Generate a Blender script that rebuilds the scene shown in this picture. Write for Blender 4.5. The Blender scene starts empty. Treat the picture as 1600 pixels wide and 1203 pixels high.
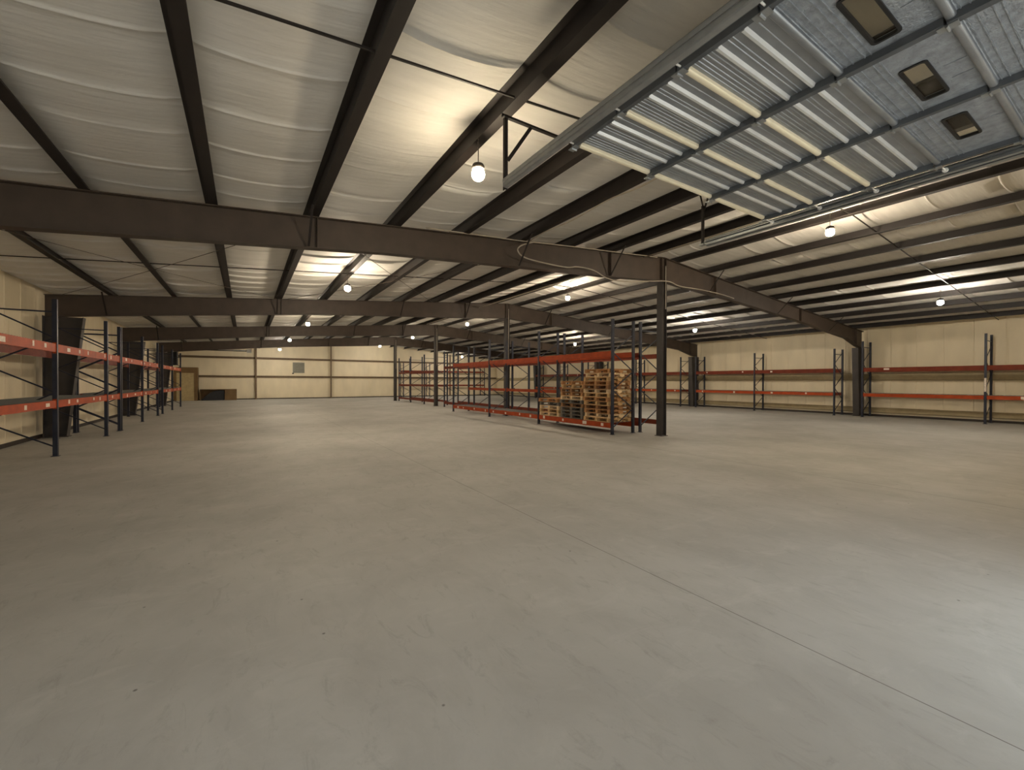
import bpy, math, random
from mathutils import Vector, Matrix
random.seed(11)
C = bpy.context.scene.collection
sc = bpy.context.scene

# ------------------------------------------------------------------ building dimensions (metres)
YF = [8.557, 17.701, 26.845, 35.989]        # interior steel frames
YB, YE = 45.2, -0.78                        # far end wall, near end wall
XL, XR = -5.06, 26.36                       # side walls
XC, ZR, SL = 10.888, 5.491, 0.083           # ridge line, underside of purlins at the ridge, roof slope
PZ = 0.20                                   # purlin depth
def roof(x): return ZR - SL * abs(XC - x)

# ------------------------------------------------------------------ materials
def lin(c):
    return tuple(((v / 255) / 12.92 if v / 255 <= .04045 else ((v / 255 + .055) / 1.055) ** 2.4) for v in c)

def mat(name, col, rough=.6, metal=0., var=.12, scale=6., bump=0., bscale=40., spec=.4, col2=None, stretch=(1, 1, 1)):
    m = bpy.data.materials.new(name); m.use_nodes = True
    nt = m.node_tree; N = nt.nodes; L = nt.links
    b = N['Principled BSDF']
    b.inputs['Roughness'].default_value = rough; b.inputs['Metallic'].default_value = metal
    b.inputs['Specular IOR Level'].default_value = spec
    tc = N.new('ShaderNodeTexCoord'); mp = N.new('ShaderNodeMapping'); mp.inputs['Scale'].default_value = stretch
    L.new(tc.outputs['Object'], mp.inputs['Vector'])
    no = N.new('ShaderNodeTexNoise'); no.inputs['Scale'].default_value = scale; no.inputs['Detail'].default_value = 6
    L.new(mp.outputs['Vector'], no.inputs['Vector'])
    r = N.new('ShaderNodeMapRange'); r.inputs['From Min'].default_value = .3; r.inputs['From Max'].default_value = .7
    L.new(no.outputs['Fac'], r.inputs['Value'])
    mx = N.new('ShaderNodeMix'); mx.data_type = 'RGBA'
    c = lin(col)
    a = tuple(v * (1 - var) for v in c); d = tuple(min(1, v * (1 + var)) for v in c) if col2 is None else lin(col2)
    mx.inputs['A'].default_value = (*a, 1); mx.inputs['B'].default_value = (*d, 1)
    L.new(r.outputs['Result'], mx.inputs['Factor']); L.new(mx.outputs['Result'], b.inputs['Base Color'])
    if bump:
        n2 = N.new('ShaderNodeTexNoise'); n2.inputs['Scale'].default_value = bscale; n2.inputs['Detail'].default_value = 5
        L.new(mp.outputs['Vector'], n2.inputs['Vector'])
        bp = N.new('ShaderNodeBump'); bp.inputs['Strength'].default_value = bump; bp.inputs['Distance'].default_value = .02
        L.new(n2.outputs['Fac'], bp.inputs['Height']); L.new(bp.outputs['Normal'], b.inputs['Normal'])
    return m

STEEL = mat('brown_primer_steel', (73, 62, 53), .55, var=.15, scale=3)
PURL = mat('dark_brown_purlin_steel', (35, 29, 26), .6, var=.2, scale=4)
COLM = mat('column_brown_steel', (66, 61, 58), .5, var=.2, scale=3)
VINYL = mat('white_vinyl_insulation', (212, 209, 202), .65, var=.05, scale=1.3, bump=.6, bscale=2.0, spec=.22, stretch=(1, 8, 1))
WALLV = mat('cream_vinyl_wall_liner', (226, 212, 182), .5, var=.07, scale=1.5, bump=.3, bscale=7, spec=.4, stretch=(1, 1, .35))
GIRT = mat('brown_wall_girt', (112, 92, 68), .6, var=.15)
OLIVE = mat('olive_wrapped_girt', (160, 144, 110), .6, var=.1)
BASEM = mat('dark_base_trim', (52, 44, 38), .7)
NAVY = mat('navy_rack_post', (38, 41, 54), .45, var=.25, scale=8)
ORNG = mat('orange_rack_beam', (168, 68, 26), .55, spec=.22, var=.2, scale=5)
RUST = mat('dull_red_rack_beam', (114, 48, 28), .6, spec=.2, var=.22, scale=5)
WIRE = mat('galvanised_wire_deck', (150, 152, 148), .4, metal=.6, var=.1)
GALV = mat('galvanised_door_steel', (150, 155, 160), .42, metal=.75, var=.12, scale=5)
STILE = mat('dark_grey_stile_steel', (92, 96, 100), .45, metal=.5, var=.15)
RIBM = mat('rib_steel_painted_highlight', (206, 208, 206), .35, metal=.35, var=.06, scale=8)  # light tone paints the lamp reflections onto the ribs
RAILM = mat('edge_rail_painted_glow', (230, 220, 192), .4, metal=.1, var=.06, scale=8)  # warm lamp sheen put into the rail colour
GALVT = mat('galvanised_track_steel', (158, 162, 164), .4, metal=.8, var=.12, scale=9)
PEB = mat('embossed_grey_door_skin', (142, 148, 154), .45, metal=.45, var=.22, scale=16, bump=.5, bscale=60)
BLACK = mat('black_rubber_frame', (22, 22, 22), .5)
STKR = mat('white_paper_sticker', (228, 214, 198), .6, var=.2, scale=30)
WHITE = mat('white_painted_metal', (226, 226, 222), .4)
WOODS = [mat('pallet_wood_%d' % i, c, .75, var=.25, scale=3, stretch=(1, 6, 6)) for i, c in enumerate(
    [(200, 162, 112), (176, 128, 80), (222, 192, 148), (150, 108, 70), (112, 104, 92)])]
PLY = mat('plywood_brown', (112, 88, 56), .7, var=.2, scale=2)
DARKW = mat('black_tarpaulin', (30, 30, 34), .5, bump=.6, bscale=5)
TAN = mat('tan_door_paint', (176, 158, 118), .6)
CABLE = mat('grey_cable_jacket', (168, 158, 142), .5)
VENTM = mat('grey_vent_metal', (140, 138, 126), .5)
CORD = mat('dark_cord', (70, 62, 54), .6)

def emis(name, col, s):
    m = bpy.data.materials.new(name); m.use_nodes = True
    N = m.node_tree.nodes; N.clear()
    e = N.new('ShaderNodeEmission'); e.inputs['Color'].default_value = (*col, 1); e.inputs['Strength'].default_value = s
    o = N.new('ShaderNodeOutputMaterial'); m.node_tree.links.new(e.outputs[0], o.inputs[0]); return m
BULB = emis('lit_warm_bulb', (1.0, .84, .63), 680)
BULBD = emis('lit_dim_warm_bulb', (1.0, .83, .58), 230)
BULBW = emis('lit_white_bulb', (1.0, .90, .76), 680)

def glass_mat():
    m = bpy.data.materials.new('door_window_glass'); m.use_nodes = True
    N = m.node_tree.nodes; L = m.node_tree.links; N.clear()
    t = N.new('ShaderNodeBsdfTransparent'); t.inputs['Color'].default_value = (.9, .9, .86, 1)
    g = N.new('ShaderNodeBsdfGlossy'); g.inputs['Roughness'].default_value = .05
    f = N.new('ShaderNodeFresnel'); mx = N.new('ShaderNodeMixShader'); o = N.new('ShaderNodeOutputMaterial')
    mx.inputs[0].default_value = .06; L.new(t.outputs[0], mx.inputs[1]); L.new(g.outputs[0], mx.inputs[2]); L.new(mx.outputs[0], o.inputs[0])
    return m
GLASS = glass_mat()

def floor_mat():
    m = bpy.data.materials.new('sealed_concrete_floor'); m.use_nodes = True
    nt = m.node_tree; N = nt.nodes; L = nt.links; b = N['Principled BSDF']
    tc = N.new('ShaderNodeTexCoord')
    def noise(s, det=8, rough=.6, scale=(1, 1, 1), dist=0):
        mp = N.new('ShaderNodeMapping'); mp.inputs['Scale'].default_value = scale; L.new(tc.outputs['Object'], mp.inputs['Vector'])
        n = N.new('ShaderNodeTexNoise'); n.inputs['Scale'].default_value = s; n.inputs['Detail'].default_value = det
        n.inputs['Roughness'].default_value = rough; n.inputs['Distortion'].default_value = dist
        L.new(mp.outputs['Vector'], n.inputs['Vector']); return n.outputs['Fac']
    def rng(v, a, c, d=0., e=1.):
        r = N.new('ShaderNodeMapRange'); r.inputs['From Min'].default_value = a; r.inputs['From Max'].default_value = c
        r.inputs['To Min'].default_value = d; r.inputs['To Max'].default_value = e; L.new(v, r.inputs['Value']); return r.outputs['Result']
    def mix(f, A, B, mode='MIX'):
        x = N.new('ShaderNodeMix'); x.data_type = 'RGBA'; x.blend_type = mode
        for k, v in (('Factor', f), ('A', A), ('B', B)):
            if isinstance(v, (float, tuple)): x.inputs[k].default_value = v if not isinstance(v, tuple) else (*v, 1)
            else: L.new(v, x.inputs[k])
        return x.outputs['Result']
    c = mix(rng(noise(.35, 5), .35, .65), lin((164, 162, 156)), lin((182, 180, 174)))
    c = mix(rng(noise(2.2, 10, .7, (1, .6, 1), .6), .46, .7, 0, .35), c, lin((146, 143, 136)))
    c = mix(rng(noise(7, 8, .75, (1, .35, 1), 1.2), .55, .72, 0, .5), c, lin((136, 132, 124)))
    c = mix(rng(noise(2.6, 8, .65, (.6, 1.2, 1), .8), .55, .68, 0, .22), c, lin((198, 196, 190)))
    v = N.new('ShaderNodeTexVoronoi'); v.inputs['Scale'].default_value = 3.1; L.new(tc.outputs['Object'], v.inputs['Vector'])
    c = mix(rng(v.outputs['Distance'], .018, .04, .7, 0.), c, lin((60, 56, 50)))
    sep = N.new('ShaderNodeSeparateXYZ'); L.new(tc.outputs['Object'], sep.inputs[0])
    for ax, pos in (('X', 2.97), ('X', 8.62), ('X', 14.6), ('X', 20.4), ('Y', 16.6), ('Y', 26.0), ('Y', 35.5)):
        s = N.new('ShaderNodeMath'); s.operation = 'SUBTRACT'; s.inputs[1].default_value = pos; L.new(sep.outputs[ax], s.inputs[0])
        a = N.new('ShaderNodeMath'); a.operation = 'ABSOLUTE'; L.new(s.outputs[0], a.inputs[0])
        w = .0035 if pos == 2.97 else .006
        c = mix(rng(a.outputs[0], w * .6, w * 1.5, .8 if ax == 'X' else .3, 0.), c, lin((84, 76, 68)))
    L.new(c, b.inputs['Base Color'])
    L.new(rng(noise(1.3, 6), .3, .7, .6, .78), b.inputs['Roughness'])
    b.inputs['Specular IOR Level'].default_value = .35
    bp = N.new('ShaderNodeBump'); bp.inputs['Strength'].default_value = .12; bp.inputs['Distance'].default_value = .01
    L.new(noise(22, 8, .7), bp.inputs['Height']); L.new(bp.outputs['Normal'], b.inputs['Normal'])
    return m
FLOORM = floor_mat()

# ------------------------------------------------------------------ mesh builder
class MB:
    def __init__(s): s.v = []; s.f = []
    def add(s, V, F):
        n = len(s.v); s.v += [tuple(p) for p in V]; s.f += [tuple(i + n for i in f) for f in F]
    def box(s, a, b):
        (x0, y0, z0), (x1, y1, z1) = a, b
        if x0 > x1: x0, x1 = x1, x0
        if y0 > y1: y0, y1 = y1, y0
        if z0 > z1: z0, z1 = z1, z0
        s.add([(x0, y0, z0), (x1, y0, z0), (x1, y1, z0), (x0, y1, z0), (x0, y0, z1), (x1, y0, z1), (x1, y1, z1), (x0, y1, z1)],
              [(3, 2, 1, 0), (4, 5, 6, 7), (0, 1, 5, 4), (1, 2, 6, 5), (2, 3, 7, 6), (3, 0, 4, 7)])
    def bar(s, p, q, w, h, up=(0, 0, 1)):
        p = Vector(p); q = Vector(q); d = (q - p).normalized(); u = Vector(up)
        if abs(d.dot(u)) > .98: u = Vector((0, 1, 0))
        r = d.cross(u).normalized(); u = r.cross(d).normalized(); V = []
        for e in (p, q):
            for a, b in ((-1, -1), (1, -1), (1, 1), (-1, 1)): V.append(e + r * a * w / 2 + u * b * h / 2)
        s.add(V, [(3, 2, 1, 0), (4, 5, 6, 7), (0, 1, 5, 4), (1, 2, 6, 5), (2, 3, 7, 6), (3, 0, 4, 7)])
    def prism(s, prof, p, q, X, Yv):   # profile (a,b) swept from p to q, axes X, Yv
        p = Vector(p); q = Vector(q); X = Vector(X); Yv = Vector(Yv); n = len(prof)
        V = [p + X * a + Yv * b for a, b in prof] + [q + X * a + Yv * b for a, b in prof]
        F = [(i, (i + 1) % n, n + (i + 1) % n, n + i) for i in range(n)] + [tuple(range(n - 1, -1, -1)), tuple(range(n, 2 * n))]
        s.add(V, F)
    def tube(s, pts, r, n=8, cap=True):
        pts = [Vector(p) for p in pts]; V = []; F = []
        for i, p in enumerate(pts):
            d = (pts[min(i + 1, len(pts) - 1)] - pts[max(i - 1, 0)]).normalized()
            u = Vector((0, 0, 1)) if abs(d.z) < .95 else Vector((0, 1, 0))
            a = d.cross(u).normalized(); b = a.cross(d)
            for k in range(n):
                t = 2 * math.pi * k / n; V.append(p + (a * math.cos(t) + b * math.sin(t)) * r)
        for i in range(len(pts) - 1):
            for k in range(n): F.append((i * n + k, i * n + (k + 1) % n, (i + 1) * n + (k + 1) % n, (i + 1) * n + k))
        if cap: F += [tuple(range(n - 1, -1, -1)), tuple((len(pts) - 1) * n + k for k in range(n))]
        s.add(V, F)
    def lathe(s, prof, c=(0, 0, 0), n=20):
        V = []; F = []
        for r, z in prof:
            for k in range(n): t = 2 * math.pi * k / n; V.append((c[0] + r * math.cos(t), c[1] + r * math.sin(t), c[2] + z))
        for i in range(len(prof) - 1):
            for k in range(n): F.append((i * n + k, i * n + (k + 1) % n, (i + 1) * n + (k + 1) % n, (i + 1) * n + k))
        F += [tuple(range(n - 1, -1, -1)), tuple((len(prof) - 1) * n + k for k in range(n))]
        s.add(V, F)
    def build(s, name, m, parent=None, smooth=False, loc=None):
        me = bpy.data.meshes.new(name); me.from_pydata(s.v, [], s.f); me.materials.append(m)
        if smooth:
            for p in me.polygons: p.use_smooth = True
        me.update()
        o = bpy.data.objects.new(name, me); C.objects.link(o)
        if parent is not None: o.parent = parent
        if loc: o.location = loc
        return o

def tag(o, label, cat, group=None):
    o['label'] = label; o['category'] = cat
    if group: o['group'] = group
    return o
def thing(name, label, cat, loc=(0, 0, 0), rz=0., group=None):
    o = bpy.data.objects.new(name, None); C.objects.link(o); o.location = loc; o.rotation_euler = (0, 0, rz)
    return tag(o, label, cat, group)
def struct(o, label=None):
    o['kind'] = 'structure'
    if label: o['label'] = label
    return o
def copy_tree(o, parent=None):
    c = o.copy(); C.objects.link(c); c.parent = parent
    for ch in list(o.children): copy_tree(ch, c)
    return c
def smoothmod(o, ang=40):
    return o

# ------------------------------------------------------------------ room shell
f = MB(); f.box((XL, YE, -.2), (XR, YB, 0)); struct(f.build('floor', FLOORM), 'grey sealed concrete warehouse floor')
g = MB(); g.box((-30, -30, -.24), (45, YE - .12, -.02)); struct(g.build('trim_1', mat('outdoor_concrete_apron', (192, 190, 186), .8)), 'concrete apron outside the open doorway and the added opening')

# purlin X positions
PX = [XC - .765 + k * 1.524 for k in range(-9, 1)] + [XC + .765 + k * 1.524 for k in range(0, 10)]
PX = [x for x in PX if XL + .1 < x < XR - .1]
edges = [XL - .02] + PX[:10] + [XC] + PX[10:] + [XR + .02]

# draped insulation under the roof sheets, sagging between purlins, creased across
seams = []; y = YE - .02
base_seams = [8.39, 7.67, 6.65, 5.80, 4.75, 3.75, 2.8, 1.85, .9, 0.0]
yy = 9.4
while yy < YB: base_seams.append(yy); yy += random.uniform(.55, .95)
base_seams.sort()
ce = MB()
NU = 9
for gi in range(len(edges) - 1):
    x0, x1 = edges[gi], edges[gi + 1]
    sag = .05 if (x1 - x0) > 1.2 else .03
    ss = [t + random.uniform(-.07, .07) for t in base_seams]
    hh = [random.choice((.008, .02, .026, .032)) for _ in ss]
    ys = {YE - .02, YB + .02}
    t = YE
    while t < YB: ys.add(round(t, 3)); t += .24
    for a in ss:
        for d in (-.03, -.018, -.006, .006, .018, .03): ys.add(round(a + d, 4))
    ys = sorted(v for v in ys if YE - .03 <= v <= YB + .03)
    ph = random.uniform(0, 6)
    V = []; F = []
    for j, yv in enumerate(ys):
        k = min(range(len(ss)), key=lambda q: abs(ss[q] - yv)); d = abs(yv - ss[k])
        ridge = (.8 if yv < 8.6 else 1.7) * hh[k] * max(0, 1 - d / .028)
        pil = .01 * min(1, d / .4)
        for i in range(NU):
            u = i / (NU - 1); x = x0 + (x1 - x0) * u
            w = 4 * u * (1 - u)
            bow = .06 * w * (1 if hh[k] > .01 else .5)      # crease arcs slightly along the roll
            z = roof(x) + PZ + .012 - sag * w ** .8 - w * (pil + .004 * math.sin(yv * 2.3 + ph + u * 3)) - ridge * min(1, w * 2.2)
            V.append((x, yv + bow * (1 if d < .06 else 0), z))
    for j in range(len(ys) - 1):
        for i in range(NU - 1):
            a = j * NU + i; F.append((a, a + NU, a + NU + 1, a + 1))
    ce.add(V, F)
co = ce.build('ceiling', VINYL, smooth=True); struct(co, 'white vinyl roof insulation sagging between dark purlins')
rf = MB()
for sx, ex in ((XL - .2, XC), (XC, XR + .2)):
    rf.prism([(0, .3), (0, .42)] and [(0, 0), (0, .1), (0.001, .1), (0.001, 0)], (0, 0, 0), (0, 0, 0), (1, 0, 0), (0, 0, 1)) if False else None
    a, b = roof(sx) + PZ + .05, roof(ex) + PZ + .05
    rf.add([(sx, YE - .2, a), (ex, YE - .2, b), (ex, YB + .2, b), (sx, YB + .2, a), (sx, YE - .2, a + .06), (ex, YE - .2, b + .06), (ex, YB + .2, b + .06), (sx, YB + .2, a + .06)],
           [(0, 3, 2, 1), (4, 5, 6, 7), (0, 1, 5, 4), (1, 2, 6, 5), (2, 3, 7, 6), (3, 0, 4, 7)])
struct(rf.build('trim_2', mat('roof_sheet', (150, 150, 145), .6)), 'metal roof sheeting above the insulation')

def sidewall(name, x, sgn, label):
    # liner with vertical seams and shallow quilting, thickness outward (sgn)
    w = MB(); H = roof(x) + PZ + .02; V = []; F = []
    ys = []; t = YE - .02
    while t < YB + .02:
        ys += [t, t + .012, t + .03, t + .06, t + .35, t + .6, t + .85]
        t += .914
    ys = [v for v in ys if v < YB] + [YB + .02]
    zs = [0, .3, .9, 1.5, 2.1, 2.7, 3.3, 3.9, H]
    for yv in ys:
        fr = ((yv - (YE - .02)) % .914)
        for z in zs:
            d = .012 if fr < .005 or abs(fr - .012) < .004 else (.0 if fr < .04 else -.02 * math.sin(math.pi * fr / .914))
            V.append((x - sgn * d + sgn * .02, yv, z))
    n = len(zs)
    for i in range(len(ys) - 1):
        for j in range(n - 1):
            a = i * n + j; F.append((a, a + 1, a + n + 1, a + n) if sgn > 0 else (a, a + n, a + n + 1, a + 1))
    w.add(V, F)
    w.box((x + sgn * .045, YE - .1, -.1), (x + sgn * .12, YB + .1, H + .02))
    struct(w.build(name, WALLV), label)
sidewall('wall_left', XL, -1, 'cream quilted insulation lining the left side wall')
sidewall('wall_right', XR, 1, 'cream quilted insulation lining the right side wall')

def gable(mb, y0, y1, holes=()):
    # end wall in vertical strips, with rectangular openings (x0,x1,z1)
    xs = sorted({XL - .1, XC, XR + .1, *[h for a in holes for h in a[:2]]})
    for a, b in zip(xs, xs[1:]):
        zb = 0
        for h in holes:
            if h[0] <= a and b <= h[1]: zb = h[2]
        ta, tb = roof(a) + PZ + .04, roof(b) + PZ + .04
        mb.add([(a, y0, zb), (b, y0, zb), (b, y1, zb), (a, y1, zb), (a, y0, ta), (b, y0, tb), (b, y1, tb), (a, y1, ta)],
               [(3, 2, 1, 0), (4, 5, 6, 7), (0, 1, 5, 4), (1, 2, 6, 5), (2, 3, 7, 6), (3, 0, 4, 7)])
w = MB(); gable(w, YB, YB + .12); struct(w.build('wall_back', WALLV), 'cream insulated end wall with brown girts at the far end')
w = MB(); gable(w, YE - .12, YE, [(2.55, 5.95, 3.35), (-3.4, .4, 3.0)]); struct(w.build('wall_front', WALLV), 'near end wall holding the open overhead doorway')  # left opening is added out of view to bring daylight onto the left wall
b = MB(); b.box((XL, YE, 0), (XL + .05, YB, .1)); struct(b.build('baseboard_left', BASEM))
b = MB(); b.box((XR - .05, YE, 0), (XR, YB, .1)); struct(b.build('baseboard_right', BASEM))
b = MB(); b.box((XL + .05, YB - .06, 0), (XR - .05, YB, .09)); struct(b.build('baseboard_back', BASEM))

# wall girts
ORD = ['first', 'second', 'third', 'fourth', 'fifth', 'sixth', 'seventh', 'eighth', 'ninth', 'tenth', 'eleventh', 'twelfth', 'thirteenth', 'fourteenth']
for z, nm in ((2.07, 'lower'), (3.76, 'upper')):
    b = MB(); P = [(-.1, -.09), (.0, -.09), (.0, .09), (-.1, .09), (-.1, .07), (-.02, .07), (-.02, -.07), (-.1, -.07)]
    b.prism(P, (XL + .1, YB - .002, z), (XR - .1, YB - .002, z), (0, 1, 0), (0, 0, 1))
    tag(b.build('wall_girt', GIRT), nm + ' brown steel girt running across the far end wall', 'girt', 'end wall girts')
for z, nm, hh in ((1.93, 'waist-high', .16), (.31, 'low', .12)):
    b = MB(); P = [(-.1, -hh), (.0, -hh), (.0, hh), (-.1, hh)]
    P = [(-.11, -hh + .02), (-.09, -hh), (0, -hh), (0, hh), (-.09, hh), (-.11, hh - .02)]
    b.prism(P, (XR - .002, YE + .05, z), (XR - .002, YB - .12, z), (1, 0, 0), (0, 0, 1))
    tag(b.build('wall_girt', OLIVE), nm + ' tan wrapped girt running along the right side wall', 'girt', 'side wall girts')

# ------------------------------------------------------------------ purlins (Z sections)
def zprofile(flip):
    p = [(-.13, .022), (-.13, 0), (0, 0), (0, PZ - .008), (.075, PZ - .008), (.075, PZ), (-.008, PZ), (-.008, .008), (-.122, .008), (-.122, .022)]
    return [(-a * flip, b) for a, b in p][::flip]
for i, x in enumerate(PX):
    fl = 1 if x < XC else -1
    b = MB(); b.prism(zprofile(fl), (0, YE, 0), (0, YB - .02, 0), (1, 0, 0), (0, 0, 1))
    o = b.build('roof_purlin', PURL, loc=(x + .04 * fl, 0, roof(x + .04 * fl) + .003))
    if x < XC: n = 9 - i; lab = 'dark brown roof purlin, %s line left of the ridge' % ORD[n]
    else: n = i - 10; lab = 'dark brown roof purlin, %s line right of the ridge' % ORD[n]
    tag(o, lab, 'purlin', 'roof purlins')

# bridging rods between purlins at mid bay
for k, yv in enumerate([3.985, 13.13, 22.27, 31.42, 40.6]):
    b = MB(); xs = [XL + .1] + PX + [XR - .1]
    for a, c in zip(xs, xs[1:]):
        za, zc = roof(a) + .035, roof(c) + .035
        dy = .03 * (1 if int(a * 7) % 2 else -1)
        b.bar((a, yv, za), (c, yv, zc), .02, .02)
    tag(b.build('bridging_rod', PURL), 'thin dark bridging rod crossing under the ceiling in the %s bay from the camera' % ORD[k], 'rod', 'purlin bridging rods')

# roof cross-bracing cables in the second bay
for (xa, xb, nm) in ((-4.9, 1.05, 'left wall panel, falling left to right'), (1.05, -4.6, 'left wall panel, falling right to left'),
                     (1.2, 7.0, 'panel beside the ridge, falling left to right'), (7.0, 1.2, 'panel beside the ridge, falling right to left')):
    b = MB(); n = 8
    b.tube([(xa + (xb - xa) * t / n, YF[0] + .12 + (YF[1] - YF[0] - .24) * t / n, roof(xa + (xb - xa) * t / n) - .03 - .05 * math.sin(math.pi * t / n)) for t in range(n + 1)], .006, 6)
    tag(b.build('bracing_cable', STEEL, smooth=True), 'thin roof bracing cable in the second bay, ' + nm, 'cable', 'roof bracing cables')

# ------------------------------------------------------------------ rigid frames
def depth(x):
    pts = [(-5.1, .64), (-2.8, .60), (2.4, .545), (5.4, .61), (8.6, .69), (11.6, .70), (14.5, .60), (19, .54), (24.3, .58), (25.6, .80), (26.4, .86)]
    for (a, p), (c, q) in zip(pts, pts[1:]):
        if a <= x <= c: return p + (q - p) * (x - a) / (c - a)
    return .64
FN = ['nearest', 'second', 'third', 'farthest']
for k, Y in enumerate(YF):
    t = thing('roof_rafter', 'long brown tapered steel rafter spanning the hall, %s from the camera' % FN[k], 'rafter', (XC, Y, 0), group='roof rafters')
    xs = [XL + .12, -4.4, -2.8, 0, 2.4, 4, 5.4, 7, 8.6, XC, 11.6, 13, 14.5, 17, 19, 22, 24.3, 25.0, 25.6, XR - .1]
    top = lambda x: roof(x) - .002
    web = MB(); fl = MB(); fb = MB()
    for a, c in zip(xs, xs[1:]):
        za, zc = top(a), top(c); ba, bc = za - depth(a), zc - depth(c)
        a_, c_ = a - XC, c - XC
        for (mb, hw, lo_a, hi_a, lo_c, hi_c) in ((web, .006, ba, za, bc, zc), (fl, .1, za - .014, za, zc - .014, zc), (fb, .1, ba - .014, ba, bc - .014, bc)):
            mb.add([(a_, -hw, lo_a), (c_, -hw, lo_c), (c_, hw, lo_c), (a_, hw, lo_a), (a_, -hw, hi_a), (c_, -hw, hi_c), (c_, hw, hi_c), (a_, hw, hi_a)],
                   [(3, 2, 1, 0), (4, 5, 6, 7), (0, 1, 5, 4), (2, 3, 7, 6)])
    web.build('web', STEEL, t); fl.build('top_flange', STEEL, t); fb.build('bottom_flange', STEEL, t)
    for x in (1.13, 8.62, XC - .1, XC + .1, 13.6, 19.7, 25.4):
        s = MB(); z1 = top(x); s.box((x - XC - .006, -.095, z1 - depth(x)), (x - XC + .006, .095, z1 - .014)); s.build('stiffener', STEEL, t)
    for i in (0, 3, 6, 8, 11, 14, 17):
        if i >= len(PX): continue
        x = PX[i]; s = MB(); sg = 1
        s.bar((x - XC, -.62, roof(x) + .01), (x - XC, -.09, top(x) - depth(x) + .01), .04, .012)
        s.build('flange_brace', PURL, t)
# wall columns (tapered)
def wallcol(Y, side, nm):
    x_out = XL + .10 if side < 0 else XR - .10
    s = -side                                     # toward room
    t = thing('steel_column', nm, 'column', (x_out, Y, 0), group='tapered side wall columns')
    H = roof(x_out) - (.62 if side < 0 else .84); d0, d1 = (.48 if side < 0 else .6), (.85 if side < 0 else .8)
    w = MB(); w.add([(0, -.007, 0), (s * d0, -.007, 0), (s * d1, -.007, H), (0, -.007, H), (0, .007, 0), (s * d0, .007, 0), (s * d1, .007, H), (0, .007, H)],
                    [(0, 1, 2, 3), (7, 6, 5, 4), (0, 4, 5, 1), (1, 5, 6, 2), (2, 6, 7, 3), (3, 7, 4, 0)])
    w.build('web', COLM, t)
    a = MB(); a.box((-.008, -.11, 0), (.008, .11, H)); a.build('outer_flange', COLM, t)
    b = MB(); b.bar((s * d0, 0, 0), (s * d1, 0, H), .26, .016, up=(1, 0, 0)); b.build('inner_flange', COLM, t)
    p = MB(); p.box((-s * .02, -.14, 0), (s * (d0 + .05), .14, .02)); p.build('base_plate', COLM, t)
for k, Y in enumerate(YF):
    wallcol(Y, -1, ['dark tapered steel column at the left wall carrying the nearest rafter', 'dark tapered steel column behind the nearest left rack', 'dark tapered steel column at the left wall, second visible one back', 'dark tapered steel column at the left wall nearest the far end'][k])
    wallcol(Y, 1, 'dark steel column against the right wall, %s from the camera' % FN[k])
# centre columns (H section)
for k, Y in enumerate(YF):
    t = thing('centre_column', ['brown steel H column standing at the near end of the middle racks', 'brown steel H column rising among the middle racks', 'slim steel H column left of the far middle racks', 'farthest slim steel H column of the centre line'][k], 'column', (XC, Y, 0), group='centre line columns')
    H = ZR - depth(XC) - .02
    w = MB(); w.box((-.105, -.006, .016), (.105, .006, H)); w.build('web', COLM, t)
    for sx in (-1, 1):
        w = MB(); w.box((sx * .105 - .006, -.1, .016), (sx * .105 + .006, .1, H)); w.build('flange', COLM, t)
    w = MB(); w.box((-.15, -.13, 0), (.15, .13, .016)); w.build('base_plate', COLM, t)
    w = MB(); w.tube([(.03, -.115, 2.75 if k else 3.9), (.03, -.115, H + .45)], .014, 8); w.build('conduit', CABLE, t)
# end wall posts
for x, nm in ((.82, 'first'), (7.2, 'second'), (13.6, 'third'), (20.0, 'fourth')):
    hw = .07 if nm == 'first' else .05
    t = tag(MB().build('wall_post', GIRT), '', 'x'); bpy.data.objects.remove(t)
    b = MB(); P = [(-hw, -.16), (hw, -.16), (hw, -.148), (.006, -.148), (.006, -.012), (hw, -.012), (hw, 0), (-hw, 0), (-hw, -.012), (-.006, -.012), (-.006, -.148), (-hw, -.148)]
    b.prism([(p, q) for p, q in P], (x, YB - .105, 0), (x, YB - .105, roof(x) - .0), (1, 0, 0), (0, 1, 0))
    tag(b.build('wall_post', GIRT), 'brown steel post on the far end wall, %s from the left' % nm, 'post', 'end wall posts')

# ------------------------------------------------------------------ pallet racks
PROF = [(-.04, -.035), (.04, -.035), (.04, .035), (.03, .035), (.03, -.025), (-.03, -.025), (-.03, .035), (-.04, .035)]
RH = 3.64
def lattice_frame(root, xa, xb, y, first=True, H=RH, m=NAVY):
    # xa = aisle post X, xb = rear post X
    b = MB(); w, h = .03, .018
    zf = [.2, 1.4, 2.6]; zb = [.8, 2.0, 3.2]
    seq = []
    for i in range(3): seq += [(xa, zf[i]), (xb, zb[i])]
    for p, q in zip(seq, seq[1:]): b.bar((p[0], y, p[1]), (q[0], y, q[1]), w, h, up=(0, 1, 0))
    for z in (H - .28,): b.bar((xa, y, z), (xb, y, z), w, h, up=(0, 1, 0))
    fr = b.build('upright_frame', m, root)
    for x, s in ((xa, 1), (xb, -1)):
        p = MB(); p.prism(PROF, (x, y, .008), (x, y, H), (1, 0, 0), (0, 1, 0)); p.build('post', m, fr)
        f_ = MB(); f_.box((x - .065, y - .06, 0), (x + .065, y + .06, .01)); f_.build('foot_plate', m, fr)
    return fr
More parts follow.
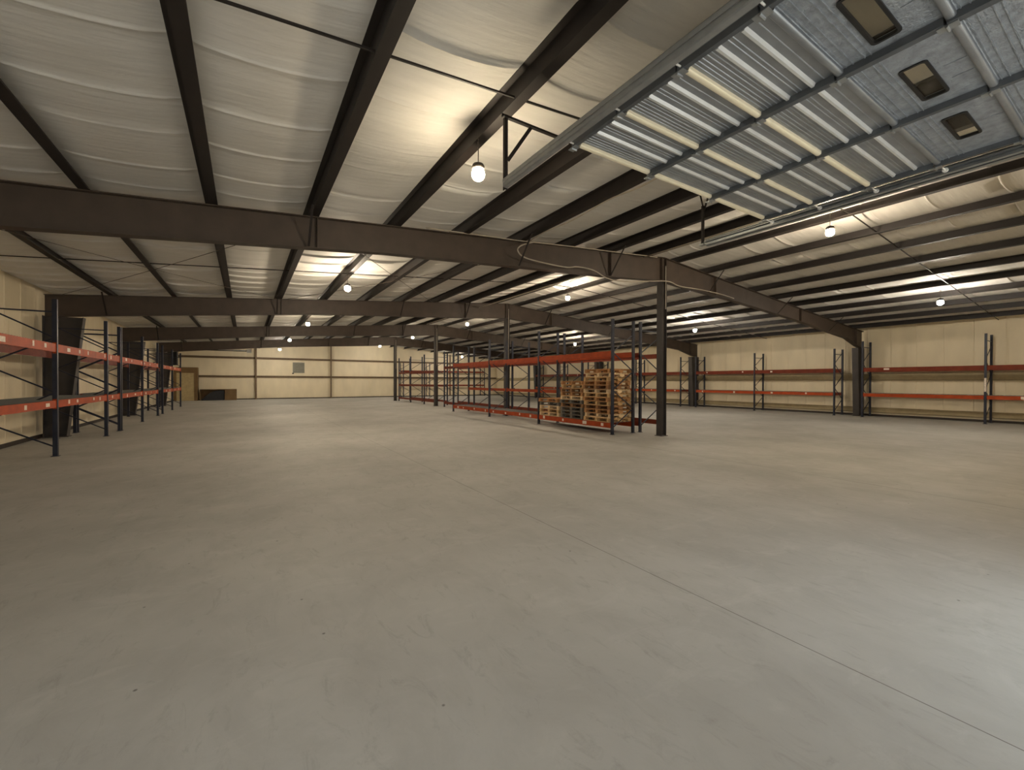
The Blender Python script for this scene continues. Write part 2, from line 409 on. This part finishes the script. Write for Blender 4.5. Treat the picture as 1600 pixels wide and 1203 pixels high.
def beam(root, x, y0, y1, z0, z1, m, stick=0, face=1, rnd=random):
    b = MB(); P = [(-.022, 0), (.022, 0), (.022, (z1 - z0) * .8), (.008, (z1 - z0) * .8), (.008, z1 - z0), (-.022, z1 - z0)]
    P = [(a * face, c) for a, c in P][::face]
    b.prism(P, (x, y0 + .04, z0), (x, y1 - .04, z0), (1, 0, 0), (0, 0, 1))
    for yy_ in (y0 + .04, y1 - .046):           # end connector plates
        b.box((x - .03, yy_, z0 - .03), (x + .03, yy_ + .006, z1 + .03))
    o = b.build('beam', m, root)
    for i in range(stick):
        yy_ = y0 + (y1 - y0) * (i + .5 + rnd.uniform(-.3, .3)) / stick; wd = rnd.choice((.08, .11, .2)); hh = rnd.uniform(.07, .11)
        s = MB(); xx = x - face * .0235; zz = (z0 + z1) / 2 + rnd.uniform(-.01, .02)
        s.box((xx - .001, yy_ - wd / 2, zz - hh / 2), (xx + .001, yy_ + wd / 2, zz + hh / 2)); s.build('sticker', STKR, o)
    return o
def deck(root, xa, xb, y0, y1, z):
    b = MB(); n = int((y1 - y0) / .11)
    lo, hi = min(xa, xb) , max(xa, xb)
    for i in range(1, n): yy_ = y0 + (y1 - y0) * i / n; b.box((lo, yy_ - .004, z), (hi, yy_ + .004, z + .008))
    for j in range(1, 7): xx = lo + (hi - lo) * j / 7; b.box((xx - .004, y0 + .06, z - .008), (xx + .004, y1 - .06, z))
    for i in range(4):
        yy_ = y0 + (y1 - y0) * (i + .5) / 4; b.box((lo, yy_ - .02, z - .045), (hi, yy_ + .02, z - .01))
    return b.build('wire_deck', WIRE, root)

rr = random.Random(5)
# left wall racks
def left_run(ys, lab, st, stick):
    root = thing('pallet_rack', lab, 'rack', (0, 0, 0), group='racks along the left wall')
    for y in ys: lattice_frame(root, -3.53, -4.58, y, H=3.45)
    for a, c in zip(ys, ys[1:]):
        short = (c - a) < 2.2
        for z0, z1, lvl in ((2.29, 2.47, 1), (1.07, 1.23, 0)):
            beam(root, -3.53, a, c, z0, z1, ORNG, stick if not short else 1, -1, rr)
            if not short:
                beam(root, -4.58, a, c, z0, z1, RUST, 0, 1, rr)
                if lvl == 0 or a < 12: deck(root, -3.56, -4.55, a, c, z1 + .01)
    return root
left_run([5.3, 9.25, 13.2, 17.2, 18.75], 'nearest pallet rack on the left wall, orange beams with white stickers', 0, 4)
left_run([18.95, 22.45, 26.0], 'middle pallet rack on the left wall, behind the first dark column', 0, 3)
left_run([27.35, 30.7, 34.4], 'farthest pallet rack on the left wall, near the wooden partition', 0, 2)
# right wall racks
def right_run(ys, lab):
    root = thing('pallet_rack', lab, 'rack', (0, 0, 0), group='racks along the right wall')
    for y in ys: lattice_frame(root, 25.15, 26.1, y, H=RH if ys[0] < 5 else 3.36)
    for a, c in zip(ys, ys[1:]):
        for z0, z1 in ((2.17, 2.36), (.99, 1.14)):
            beam(root, 25.15, a, c, z0, z1, RUST if z0 > 2 else ORNG, rr.choice((0, 1, 2)), 1, rr)
            beam(root, 26.1, a, c, z0, z1, RUST, 0, -1, rr)
        deck(root, 25.18, 26.07, a, c, 1.15)
    return root
right_run([.25, 4.15, 8.15], 'pallet rack on the right wall nearest the camera, red beams')
for fr_ in [q for q in bpy.data.objects if q.name.startswith('upright_frame') and q.parent and 'nearest the camera, red' in q.parent.get('label', '')][1:2]:
    b = MB(); b.box((25.145, 4.105, 1.55), (25.155, 4.113, 1.85)); b.box((25.145, 4.105, 1.25), (25.155, 4.113, 1.5)); b.box((25.107, 4.12, 1.3), (25.109, 4.18, 1.85)); b.build('load_tag', STKR, fr_)
right_run([9.3, 13.25, 17.05], 'pallet rack on the right wall between the two nearest dark columns')
right_run([18.2, 22.1, 26.0], 'pallet rack on the right wall beyond the second dark column')
right_run([27.4, 31.3, 35.2], 'farthest pallet rack on the right wall')
# middle double row
AX0, AX1, BX0, BX1 = 9.76, 10.70, 11.04, 12.02
YM = [9.52, 13.45, 17.42, 21.5]
ra = thing('pallet_rack', 'middle pallet rack facing the left aisle, holding the stacked wooden pallets', 'rack', (0, 0, 0), group='middle back-to-back racks')
for y in YM: lattice_frame(ra, AX0, AX1, y)
for i, (a, c) in enumerate(zip(YM, YM[1:])):
    beam(ra, AX0, a, c, 2.47, 2.64, ORNG, 0, 1, rr); beam(ra, AX1, a, c, 2.47, 2.64, ORNG, 0, -1, rr)
    beam(ra, AX0, a, c, .2, .36, ORNG, 4, 1, rr); beam(ra, AX1, a, c, .2, .36, ORNG, 0, -1, rr)
    if i: beam(ra, AX1, a, c, 1.2, 1.33, ORNG, 2, -1, rr)
    deck(ra, AX0 + .03, AX1 - .03, a, c, .365)
YN = [9.52, 13.45, 17.42, 21.5, 25.75]
rb = thing('pallet_rack', 'empty middle pallet rack behind the pallet stacks, facing the right aisle', 'rack', (0, 0, 0), group='middle back-to-back racks')
for y in YN: lattice_frame(rb, BX0, BX1, y)
for i, (a, c) in enumerate(zip(YN, YN[1:])):
    for z0 in (2.47, .2):
        beam(rb, BX0, a, c, z0, z0 + .16, RUST, 0, 1, rr); beam(rb, BX1, a, c, z0, z0 + .16, RUST, 0, -1, rr)
rc = thing('pallet_rack', 'far middle pallet rack between the two farthest centre columns', 'rack', (0, 0, 0), group='middle back-to-back racks')
YO = [27.6, 29.6, 32.6, 35.6]
for y in YO: lattice_frame(rc, 11.1, 12.05, y, m=NAVY)
for a, c in zip(YO, YO[1:]):
    for z0 in (2.3, 1.3, .2):
        beam(rc, 11.1, a, c, z0, z0 + .13, RUST, 0, 1, rr); beam(rc, 12.05, a, c, z0, z0 + .13, RUST, 0, -1, rr)
# rack against the far end wall
rd = thing('pallet_rack', 'pallet rack with dull red beams standing against the far end wall', 'rack', (0, 0, 0))
XS = [14.1, 17.0, 20.4, 23.8]
for x in XS:
    fr = MB()
    for z in (.12, RH - .28): fr.bar((x, 43.7, z), (x, 44.75, z), .03, .02)
    for p, q in zip([(43.7, .2), (44.75, .8), (43.7, 1.4), (44.75, 2.0), (43.7, 2.6)], [(44.75, .8), (43.7, 1.4), (44.75, 2.0), (43.7, 2.6), (44.75, 3.2)]):
        fr.bar((x, p[0], p[1]), (x, q[0], q[1]), .03, .018, up=(1, 0, 0))
    fo = fr.build('upright_frame', NAVY, rd)
    for y in (43.7, 44.75):
        p = MB(); p.prism(PROF, (x, y, 0), (x, y, RH), (0, 1, 0), (1, 0, 0)); p.build('post', NAVY, fo)
for a, c in zip(XS, XS[1:]):
    for z in (1.15, 2.68):
        for y in (43.7, 44.75):
            b = MB(); b.box((a + .04, y - .02, z), (c - .04, y + .02, z + .15)); b.build('beam', RUST, rd)

# ------------------------------------------------------------------ wooden pallets
def make_pallet(wm, L=1.18, W=1.0):
    root = thing('wooden_pallet', 'x', 'pallet', group='stacked wooden pallets')
    # local: X = depth W, Y = length L, stringers along X (openings face the aisle)
    for y in (-L / 2 + .02, 0, L / 2 - .02):
        s = MB(); z0, z1 = .018, .112
        w2 = .05; y = max(-L / 2 + w2, min(L / 2 - w2, y))
        s.box((-W / 2, y - w2, z0 + .06), (W / 2, y + w2, z1))
        for a, c in ((-W / 2, -W / 2 + .14), (-.1, .1), (W / 2 - .14, W / 2)): s.box((a, y - w2, z0), (c, y + w2, z0 + .06))
        s.build('stringer', wm, root)
    t = MB(); n = 8
    for i in range(n):
        x = -W / 2 + .045 + (W - .09) * i / (n - 1); w_ = .07 if i % 3 == 0 else .058
        t.box((x - w_ / 2, -L / 2 + rr.uniform(-.006, .006), .112), (x + w_ / 2, L / 2 + rr.uniform(-.006, .006), .130))
    t.build('top_deck', wm, root)
    t = MB()
    for i in range(5):
        x = -W / 2 + .045 + (W - .09) * i / 4; t.box((x - .045, -L / 2, 0), (x + .045, L / 2, .018))
    t.build('bottom_deck', wm, root); return root
protos = [make_pallet(w_) for w_ in WOODS]
used = set()
def put(kind, x, y, z, rz, lab):
    o = protos[kind] if kind not in used else copy_tree(protos[kind]); used.add(kind)
    o.location = (x, y, z); o.rotation_euler = (0, 0, rz); o['label'] = lab
xm = (AX0 + AX1) / 2
Z0 = .3745
for name, yc, cnt, kinds in (('tallest', 10.2, 13, (0, 2, 1, 3, 0, 1, 0, 2, 3, 1, 0, 2, 1)), ('middle', 11.47, 10, (4, 4, 4, 3, 4, 2, 1, 3, 0, 1)), ('lowest', 12.75, 5, (2, 0, 2, 4, 1))):
    for i in range(cnt):
        yo = rr.uniform(-.045, .045) if i % 3 else 0; xo = rr.uniform(-.05, .03)
        pos = 'topmost of the' if i == cnt - 1 else ('bottom one of the' if i == 0 else '%s from the bottom of the' % ORD[i])
        put(kinds[i], xm + xo, yc + yo, Z0 + i * .1315, rr.uniform(-.012, .012), 'wooden pallet, %s %s pallet stack in the middle rack' % (pos, name))
b_ = [p for i, p in enumerate(protos) if i not in used]
for p in b_:
    for ch in list(p.children): bpy.data.objects.remove(ch)
    bpy.data.objects.remove(p)

# ------------------------------------------------------------------ overhead sectional door, standing open
DZ = 3.86; DX0, DX1 = 2.53, 5.88; SEC = .557; DY = 2.99
door = struct(MB().build('door_1', GALV), 'open overhead sectional door of ribbed galvanised steel held flat under the ceiling')
door['category'] = 'door' if False else ''
del door['category']
stiles = [2.56, 3.59, 4.67, 5.85]
wins = [(2.9, 3.45), (3.92, 4.46), (4.93, 5.44)]
for s in range(6):
    y1 = DY - s * SEC; y0 = y1 - SEC + .006
    b = MB(); flat = s >= 3; T = .02
    if s == 3:
        wy0, wy1 = .942, 1.072; xs = [DX0] + [v for w_ in wins for v in w_] + [DX1]
        b.box((DX0, y0, DZ), (DX1, wy0, DZ + T)); b.box((DX0, wy1, DZ), (DX1, y1, DZ + T))
        for i in range(0, len(xs), 2): b.box((xs[i], wy0, DZ), (xs[i + 1], wy1, DZ + T))
    else:
        b.box((DX0, y0, DZ), (DX1, y1, DZ + T))
    if flat:      # fine grooves near the leading side of the embossed sections
        for d in (.06, .1, .165, .2): b.box((DX0 + .01, y1 - d - .006, DZ - .006), (DX1 - .01, y1 - d, DZ))
        for x in (3.05, 3.25, 4.1, 4.3, 5.2): b.box((x, y0 + .01, DZ - .004), (x + .008, y0 + .12 if s == 3 else y1 - .22, DZ))
    sec = b.build('door_section', GALV if not flat else PEB, door)
    for xa, xb in zip(stiles, stiles[1:]):
        r = MB()
        offs = [(.245, .03, .038), (.415, .03, .038)] if s < 3 else ([(.03, .03, .015)] if s < 6 else [])
        for d, wd, hh in offs:        # pressed ribs, trapezoid section
            yc = y1 - d; P = [(-wd * .7, 0), (-wd * .3, -hh * .6), (wd * .3, -hh * .6), (wd * .7, 0)]
            r.prism(P, (xa + .05, yc, DZ + .001), (xb - .045, yc, DZ + .001), (0, 1, 0), (0, 0, 1))
        if s < 3:
            r2 = MB()
            for d in (.07, .10, .13, .165, .195, .31, .34, .485):
                P = [(-.007, 0), (-.004, -.004), (0, -.0055), (.004, -.004), (.007, 0)]; r2.prism(P, (xa + .05, y1 - d, DZ + .001), (xb - .045, y1 - d, DZ + .001), (0, 1, 0), (0, 0, 1))
            r2.build('fine_corrugation', GALV, sec)
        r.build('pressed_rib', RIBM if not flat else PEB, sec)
        e = MB(); yc = y1 - .022       # section edge rail
        P = [(-.024, 0)] + [(-.024 * math.cos(math.pi * q / 12), -.022 - .014 * math.sin(math.pi * q / 12)) for q in range(13)] + [(.024, 0)]
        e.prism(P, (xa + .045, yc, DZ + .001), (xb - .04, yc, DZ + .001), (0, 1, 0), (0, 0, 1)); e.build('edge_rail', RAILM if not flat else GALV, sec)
    for i, x in enumerate(stiles):
        e = MB(); w_ = .042 if i in (1, 2) else .03
        e.box((x - w_, y0 + .004, DZ - .03), (x + w_, y1 - .004, DZ)); e.box((x - w_, y0 + .004, DZ - .05), (x - w_ + .012, y1 - .004, DZ - .03)); e.build('stile', STILE, sec)
        hg = MB(); hg.box((x - .03, y1 - .05, DZ - .056), (x + .03, y1 + .045, DZ - .05)); hg.tube([(x - .03, y1, DZ - .06), (x + .03, y1, DZ - .06)], .009, 8); hg.build('hinge', GALVT, sec)
    for x, sg in ((DX0, -1), (DX1, 1)):
        ro = MB(); yr = y1 - .03; rw = .085 if sg < 0 else .17
        ro.tube([(x, yr, DZ - .03), (x + sg * rw, yr, DZ - .03)], .007, 8); ro.tube([(x + sg * (rw - .02), yr, DZ - .03), (x + sg * rw, yr, DZ - .03)], .023, 12); ro.build('roller', WHITE, sec)
    if s == 3:
        for xa, xb in wins:
            fr = MB(); t_ = .016; zz0, zz1 = DZ - .01, DZ + .012
            n = 5; R = .03
            def rrect(x0, x1, y0_, y1_, R):
                pts = []
                for cx, cy, a0 in ((x1 - R, y1_ - R, 0), (x0 + R, y1_ - R, 90), (x0 + R, y0_ + R, 180), (x1 - R, y0_ + R, 270)):
                    for q in range(n + 1): a = math.radians(a0 + 90 * q / n); pts.append((cx + R * math.cos(a), cy + R * math.sin(a)))
                return pts
            o_, i_ = rrect(xa - .012, xb + .012, wy0 - .012, wy1 + .012, R), rrect(xa + .006, xb - .006, wy0 + .006, wy1 - .006, R * .7)
            m_ = len(o_); V = [(p[0], p[1], zz0) for p in o_] + [(p[0], p[1], zz0) for p in i_] + [(p[0], p[1], zz1) for p in o_] + [(p[0], p[1], zz1) for p in i_]
            F = []
            for q in range(m_):
                w2 = (q + 1) % m_
                F += [(q, w2, m_ + w2, m_ + q), (2 * m_ + q, 3 * m_ + q, 3 * m_ + w2, 2 * m_ + w2), (q, 2 * m_ + q, 2 * m_ + w2, w2), (m_ + q, m_ + w2, 3 * m_ + w2, 3 * m_ + q)]
            fr.add(V, F); fr.build('window_frame', BLACK, sec)
            gp = MB(); gp.box((xa + .004, wy0 + .004, DZ + .007), (xb - .004, wy1 - .004, DZ + .011)); gp.build('window_pane', GLASS, sec)
# tracks
def track(x, nm, sg):
    t = thing('door_track', nm, 'track', (0, 0, 0), group='overhead door tracks')
    b = MB(); z = DZ - .03
    CH = [(-.028, -.028), (.02, -.028), (.028, -.02), (.028, .02), (.02, .028), (-.028, .028), (-.028, .022), (.016, .022), (.022, .016), (.022, -.016), (.016, -.022), (-.028, -.022)]
    CH = [(a * sg, c) for a, c in CH][::sg]
    yE, yS = 3.99, .0
    b.prism(CH, (x, yS, z), (x, yE, z), (1, 0, 0), (0, 0, 1))
    b.box((x + sg * .03, yS, z + .02), (x + sg * .034, yE, z + .06)); b.box((x + sg * .0, yS, z + .056), (x + sg * .034, yE, z + .06))
    b.build('horizontal_rail', GALVT, t)
    c = MB(); R = .62; pts = [(x, yS - R * math.sin(a), z - R + R * math.cos(a)) for a in [math.pi / 2 * i / 8 for i in range(9)]]
    for p, q in zip(pts, pts[1:]): c.bar(p, q, .056, .05, up=(1, 0, 0))
    c.build('curved_rail', GALVT, t)
    v = MB(); v.box((x - .028, yS - R - .025, .02), (x + .028, yS - R + .025, z - R)); v.build('vertical_rail', GALVT, t)
    return t
track(2.43, 'galvanised door track on the left side of the open overhead door', -1)
tr2 = track(6.09, 'galvanised door track on the right side of the open overhead door', 1)
wa = MB(); wa.box((6.135, .0, DZ - .06), (6.139, 3.99, DZ + .02)); wa.box((6.135, .0, DZ - .06), (6.20, 3.99, DZ - .056))
wa.build('support_angle', GALVT, tr2)
# hangers
h1 = thing('track_hanger', 'bracket of dark angle iron holding the left door track below a purlin', 'bracket', (2.45, 4.0, 4.6), group='door track hangers')
b = MB(); b.box((-.02, 0, -.81), (.02, .004, .02)); b.box((-.02, -.0, -.81), (-.016, .04, .02)); b.build('drop_angle', PURL, h1)
b = MB(); b.box((-.05, -.02, -.02), (1.6, .02, -.014)); b.box((-.05, .016, -.02), (1.6, .02, .03)); b.build('cross_angle', PURL, h1)
b = MB(); b.bar((.33, 0, -.02), (.02, 0, -.48), .04, .008, up=(0, 1, 0)); b.build('diagonal_strut', PURL, h1)
h2 = thing('track_hanger', 'forked dark hanger holding the right door track', 'bracket', (6.13, 4.03, 5.05), group='door track hangers')
b = MB(); b.box((-.018, 0, -1.2), (.018, .004, -.6)); b.box((-.018, 0, -1.2), (-.014, .035, -.6)); b.build('drop_angle', PURL, h2)
b = MB(); b.bar((0, 0, -.68), (-.32, .0, .05), .036, .006, up=(0, 1, 0)); b.build('fork_arm', PURL, h2)
b = MB(); b.bar((0, 0, -.68), (.2, -.1, .02), .036, .006, up=(0, 1, 0)); b.build('fork_arm', PURL, h2)
b = MB(); b.box((-.04, -.02, -1.225), (.04, .06, -1.2)); b.build('clamp', GALVT, h2)

# ------------------------------------------------------------------ hanging lamps
def make_lamp():
    t = thing('hanging_lamp', 'x', 'lamp', group='hanging bulbs under the ceiling')
    b = MB(); pts = [(.028 * math.cos(a), 0, .36 + .028 * math.sin(a)) for a in [math.radians(-60 + 30 * i) for i in range(10)]]
    b.tube(pts, .005, 6); b.build('hook', CORD, t, smooth=True)
    b = MB(); b.tube([(0, 0, .33), (.004, 0, .25), (0, 0, .115)], .006, 6); b.build('cord', CORD, t, smooth=True)
    b = MB(); b.lathe([(.012, .13), (.03, .125), (.07, .105), (.084, .075), (.084, .045)]); b.build('socket', CORD, t, smooth=True)
    b = MB(); b.lathe([(.064, .045), (.08, .01), (.085, -.02), (.08, -.05), (.064, -.078), (.038, -.096), (.008, -.103)])
    b.build('bulb', BULB, t, smooth=True)
    return t
lamp = make_lamp(); first = True
LP = [(2.55, 4.86, 4.36, 'glaring warm bulb hanging beside the open overhead door, nearest the camera'),
      (11.05, 4.19, 5.03, 'glaring warm bulb hanging right of the overhead door under the ridge'),
      (19.6, 4.27, 4.35, 'white bulb hanging at the right side, nearest the right wall racks'),
      (2.52, 12.95, 4.38, 'starry warm bulb in the second bay on the left slope'),
      (10.9, 13.08, 5.03, 'warm bulb in the second bay above the pallet stacks'),
      (19.6, 13.35, 4.34, 'small white bulb in the second bay above the right aisle'),
      (2.5, 22.0, 4.38, 'bright bulb in the third bay left of the centre columns'),
      (10.95, 22.2, 5.03, 'round bulb in the third bay right over the middle racks'),
      (19.6, 22.7, 4.33, 'bulb in the third bay hanging right of the pallet stacks'),
      (2.46, 31.2, 4.37, 'small bulb in the fourth bay on the left slope'),
      (10.85, 31.4, 5.04, 'small bulb in the fourth bay beside the ridge'),
      (10.9, 40.9, 5.04, 'tiny added bulb in the farthest bay near the ridge'),  # added lamp that brightens the far end wall
      (2.47, 40.8, 4.37, 'tiny bulb in the farthest bay on the left slope'),
      (19.6, 41.0, 4.33, 'tiny bulb in the farthest bay on the right slope')]
for x, y, z, lab in LP:
    o = lamp if first else copy_tree(lamp); first = False
    o.location = (x, y, z); o.rotation_euler = (0, 0, rr.uniform(0, 3)); o['label'] = lab
    for ch in o.children:
        if ch.name.startswith('bulb'):
            ch.material_slots[0].link = 'OBJECT'; ch.material_slots[0].material = BULBD if 'nearest the camera' in lab and y > 4.5 else (BULBW if 'white' in lab or 'tiny' in lab else BULB)
    # stem reaches the purlin above through a longer cord
    gap = roof(x) - (z + .385)
    if gap > .01:
        b = MB(); b.tube([(0, 0, .385), (0, 0, .385 + gap)], .004, 6); b.build('hanger_wire', CORD, o)

# ------------------------------------------------------------------ cables
def cable(pts, r, lab, name='electrical_cable', m=CABLE, cat='cable', grp=None):
    cu = []
    P = [Vector(p) for p in pts]; P = [P[0]] + P + [P[-1]]
    for i in range(1, len(P) - 2):
        for t in [q / 6 for q in range(6)]:
            a, b_, c, d = P[i - 1], P[i], P[i + 1], P[i + 2]
            cu.append(.5 * ((2 * b_) + (c - a) * t + (2 * a - 5 * b_ + 4 * c - d) * t * t + (3 * b_ - a - 3 * c + d) * t ** 3))
    cu.append(P[-1]); b = MB(); b.tube(cu, r, 8); return tag(b.build(name, m, smooth=True), lab, cat, grp)
yc = YF[0] - .13
cable([(3.2, yc, 4.87), (4.6, yc, 4.965), (5.6, yc, 5.03), (7.2, yc, 5.17), (8.8, yc, 5.29), (10.5, yc, 5.42)], .014, 'grey conduit running along the top edge of the nearest rafter')
cable([(5.9, yc - .05, 5.04), (5.55, yc - .06, 4.9), (5.45, yc - .06, 4.75), (5.75, yc - .04, 4.62), (6.9, yc, 4.60), (7.35, yc, 4.67), (7.9, yc, 4.66), (8.5, yc, 4.50), (9.3, yc, 4.53), (10.2, yc, 4.66), (10.95, yc - .05, 4.74), (11.6, yc, 4.68), (12.6, yc, 4.70), (13.8, yc, 4.68), (14.6, yc, 4.62)], .016, 'loose grey cable looping along the nearest rafter toward the centre column')
cable([(5.62, 3.9, 5.0), (5.6, 4.8, 4.93), (5.62, 5.6, 4.99), (5.6, 6.6, 4.93), (5.65, 7.6, 5.0), (5.8, yc - .05, 5.05)], .013, 'grey cable sagging under a purlin beside the overhead door')
b = MB(); b.tube([(9.35, YF[0] + .3, 5.15), (9.35, 24.5, 5.15)], .022, 8)
o = tag(b.build('gas_pipe', CABLE, smooth=True), 'thin pale pipe running lengthwise just left of the ridge, beyond the nearest rafter', 'pipe')
b = MB(); b.tube([(9.85, 4.2, 5.3), (9.85, YF[0] - .2, 5.3)], .02, 8)
tag(b.build('gas_pipe', CABLE, smooth=True), 'short pale pipe near the ridge, before the nearest rafter', 'pipe')

# ------------------------------------------------------------------ far end details
v = thing('wall_vent', 'square grey louvred vent high on the far end wall', 'vent', (4.33, YB - .02, 2.95))
b = MB(); b.box((-.5, -.06, -.5), (-.45, 0, .5)); b.box((.45, -.06, -.5), (.5, 0, .5)); b.box((-.45, -.06, .45), (.45, 0, .5)); b.box((-.45, -.06, -.5), (.45, 0, -.45)); b.build('frame', VENTM, v)
b = MB()
for i in range(9): z = -.4 + i * .1; b.bar((-.45, -.03, z), (.45, -.03, z), .012, .095, up=(0, .5, 1))
b.build('louvre', VENTM, v)
b = MB(); b.box((-.56, -.12, -.6), (-.42, -.0, -.5)); b.build('damper_motor', BLACK, v)

ht = thing('tube_heater', 'long white radiant tube heater hung near the far left ceiling', 'heater', (-1.2, 40.6, 4.13))
b = MB(); b.prism([(-.12, -.02), (-.07, .06), (.07, .06), (.12, -.02), (.11, -.02), (.065, .05), (-.065, .05), (-.11, -.02)], (-1.7, 0, 0), (1.25, 0, 0), (0, 1, 0), (0, 0, 1)); b.build('reflector', WHITE, ht)
b = MB(); b.tube([(-1.75, 0, -.03), (1.3, 0, -.03)], .045, 10); b.build('radiant_tube', BLACK, ht, smooth=True)
b = MB(); b.box((1.3, -.16, -.16), (1.62, .16, .12)); b.build('burner_box', WHITE, ht)
for x in (-1.5, 1.1):
    b = MB(); b.tube([(x, 0, .06), (x, 0, roof(-1.2 + x) - 4.13 + .0)], .006, 6); b.build('hanger_wire', CORD, ht)

un = thing('unit_heater', 'black box unit with a white elbow pipe hanging in the far left corner', 'heater', (-4.2, 36.9, 2.75))
b = MB(); b.box((-.26, -.3, 0), (.26, .3, 1.15)); b.build('casing', BLACK, un)
b = MB(); b.tube([(-.4, -.1, .5), (-.4, -.1, 1.1), (-.36, -.1, 1.22), (-.28, -.1, 1.25), (0, -.1, 1.25)], .06, 10); b.build('flue_pipe', WHITE, un, smooth=True)
for x in (-.2, .2):
    b = MB(); b.tube([(x, 0, 1.15), (x, 0, roof(-4.2 + x) - 2.75)], .008, 6); b.build('hanger_rod', CORD, un)

sh = thing('wooden_partition', 'brown wooden framed partition with a tan door in the far left corner', 'partition', (-4.2, 44.2, 0))
b = MB(); b.box((.58, -.06, 0), (.82, .06, 2.8)); b.build('jamb', PLY, sh)
b = MB(); b.box((-.78, -.06, 0), (-.6, .06, 2.8)); b.build('jamb', PLY, sh)
b = MB(); b.box((-.6, -.06, 2.33), (.58, .06, 2.8)); b.build('header', PLY, sh)
b = MB(); b.box((-.6, -.03, .01), (.58, .02, 2.33)); b.build('door_leaf', TAN, sh)
b = MB(); b.box((.7, .06, 0), (.82, .8, 2.8)); b.build('side_panel', PLY, sh)
cr = thing('open_crate', 'low brown plywood crate with black tarpaulin inside, against the far end wall', 'crate', (-1.95, 44.5, 0))
b = MB(); b.box((-1.3, -.42, 0), (-1.26, .42, .95)); b.build('side_panel', PLY, cr)
b = MB(); b.box((1.26, -.42, 0), (1.3, .42, .95)); b.build('side_panel', PLY, cr)
b = MB(); b.box((-1.26, .38, 0), (1.26, .42, .95)); b.build('back_panel', PLY, cr)
b = MB(); b.box((-1.26, -.42, .9), (1.26, .38, .95)); b.build('lid', PLY, cr)
b = MB(); b.box((.45, -.42, 0), (1.26, -.38, .9)); b.build('front_panel', PLY, cr)
b = MB(); P = [(-1.2, 0), (.4, 0), (.4, .82), (.2, .86), (-.3, .8), (-.7, .58), (-1.0, .25), (-1.2, .08)]
b.prism(P, (0, -.36, 0), (0, .3, 0), (1, 0, 0), (0, 0, 1)); b.build('tarpaulin', DARKW, cr)

# ------------------------------------------------------------------ daylight through the overhead doorway and the added unseen left opening
w = bpy.data.worlds.new('daylight'); sc.world = w; w.use_nodes = True
N = w.node_tree.nodes; L = w.node_tree.links; bg = N['Background']
bg.inputs['Color'].default_value = (.84, .93, 1.0, 1); bg.inputs['Strength'].default_value = 1.8
sl = bpy.data.lights.new('sun', 'SUN'); sl.energy = 8; sl.angle = .01; sl.color = (1, .96, .9)
so = bpy.data.objects.new('sun', sl); C.objects.link(so); so.rotation_euler = Vector((-.75, -.14, 1)).to_track_quat('Z', 'Y').to_euler()
for x0, x1, z1 in ((2.55, 5.95, 3.35), (-3.4, .4, 3.0)):
    l = bpy.data.lights.new('opening_portal', 'AREA'); l.shape = 'RECTANGLE'; l.size = x1 - x0; l.size_y = z1; l.cycles.is_portal = True
    o = bpy.data.objects.new('opening_portal', l); C.objects.link(o); o.location = ((x0 + x1) / 2, YE - .06, z1 / 2); o.rotation_euler = (math.radians(90), 0, 0)

# ------------------------------------------------------------------ camera
yaw, pitch, roll_, h, fpx = .5640, -.00797, .00221, 1.663, 658.75
F_ = Vector((math.sin(yaw) * math.cos(pitch), math.cos(yaw) * math.cos(pitch), math.sin(pitch)))
r0 = Vector((math.cos(yaw), -math.sin(yaw), 0)); u0 = r0.cross(F_)
R_ = r0 * math.cos(roll_) + u0 * math.sin(roll_); U_ = -r0 * math.sin(roll_) + u0 * math.cos(roll_)
cam = bpy.data.cameras.new('camera'); cam.lens = 36 * fpx / 1600; cam.sensor_width = 36; cam.clip_end = 200; cam.clip_start = .05
co = bpy.data.objects.new('camera', cam); C.objects.link(co)
M = Matrix.Identity(4)
for i in range(3): M[i][0] = R_[i]; M[i][1] = U_[i]; M[i][2] = -F_[i]
M[2][3] = h; co.matrix_world = M
sc.camera = co
sc.view_settings.view_transform = 'Standard'; sc.view_settings.look = 'None'; sc.view_settings.gamma = 1; sc.view_settings.exposure = 0.62
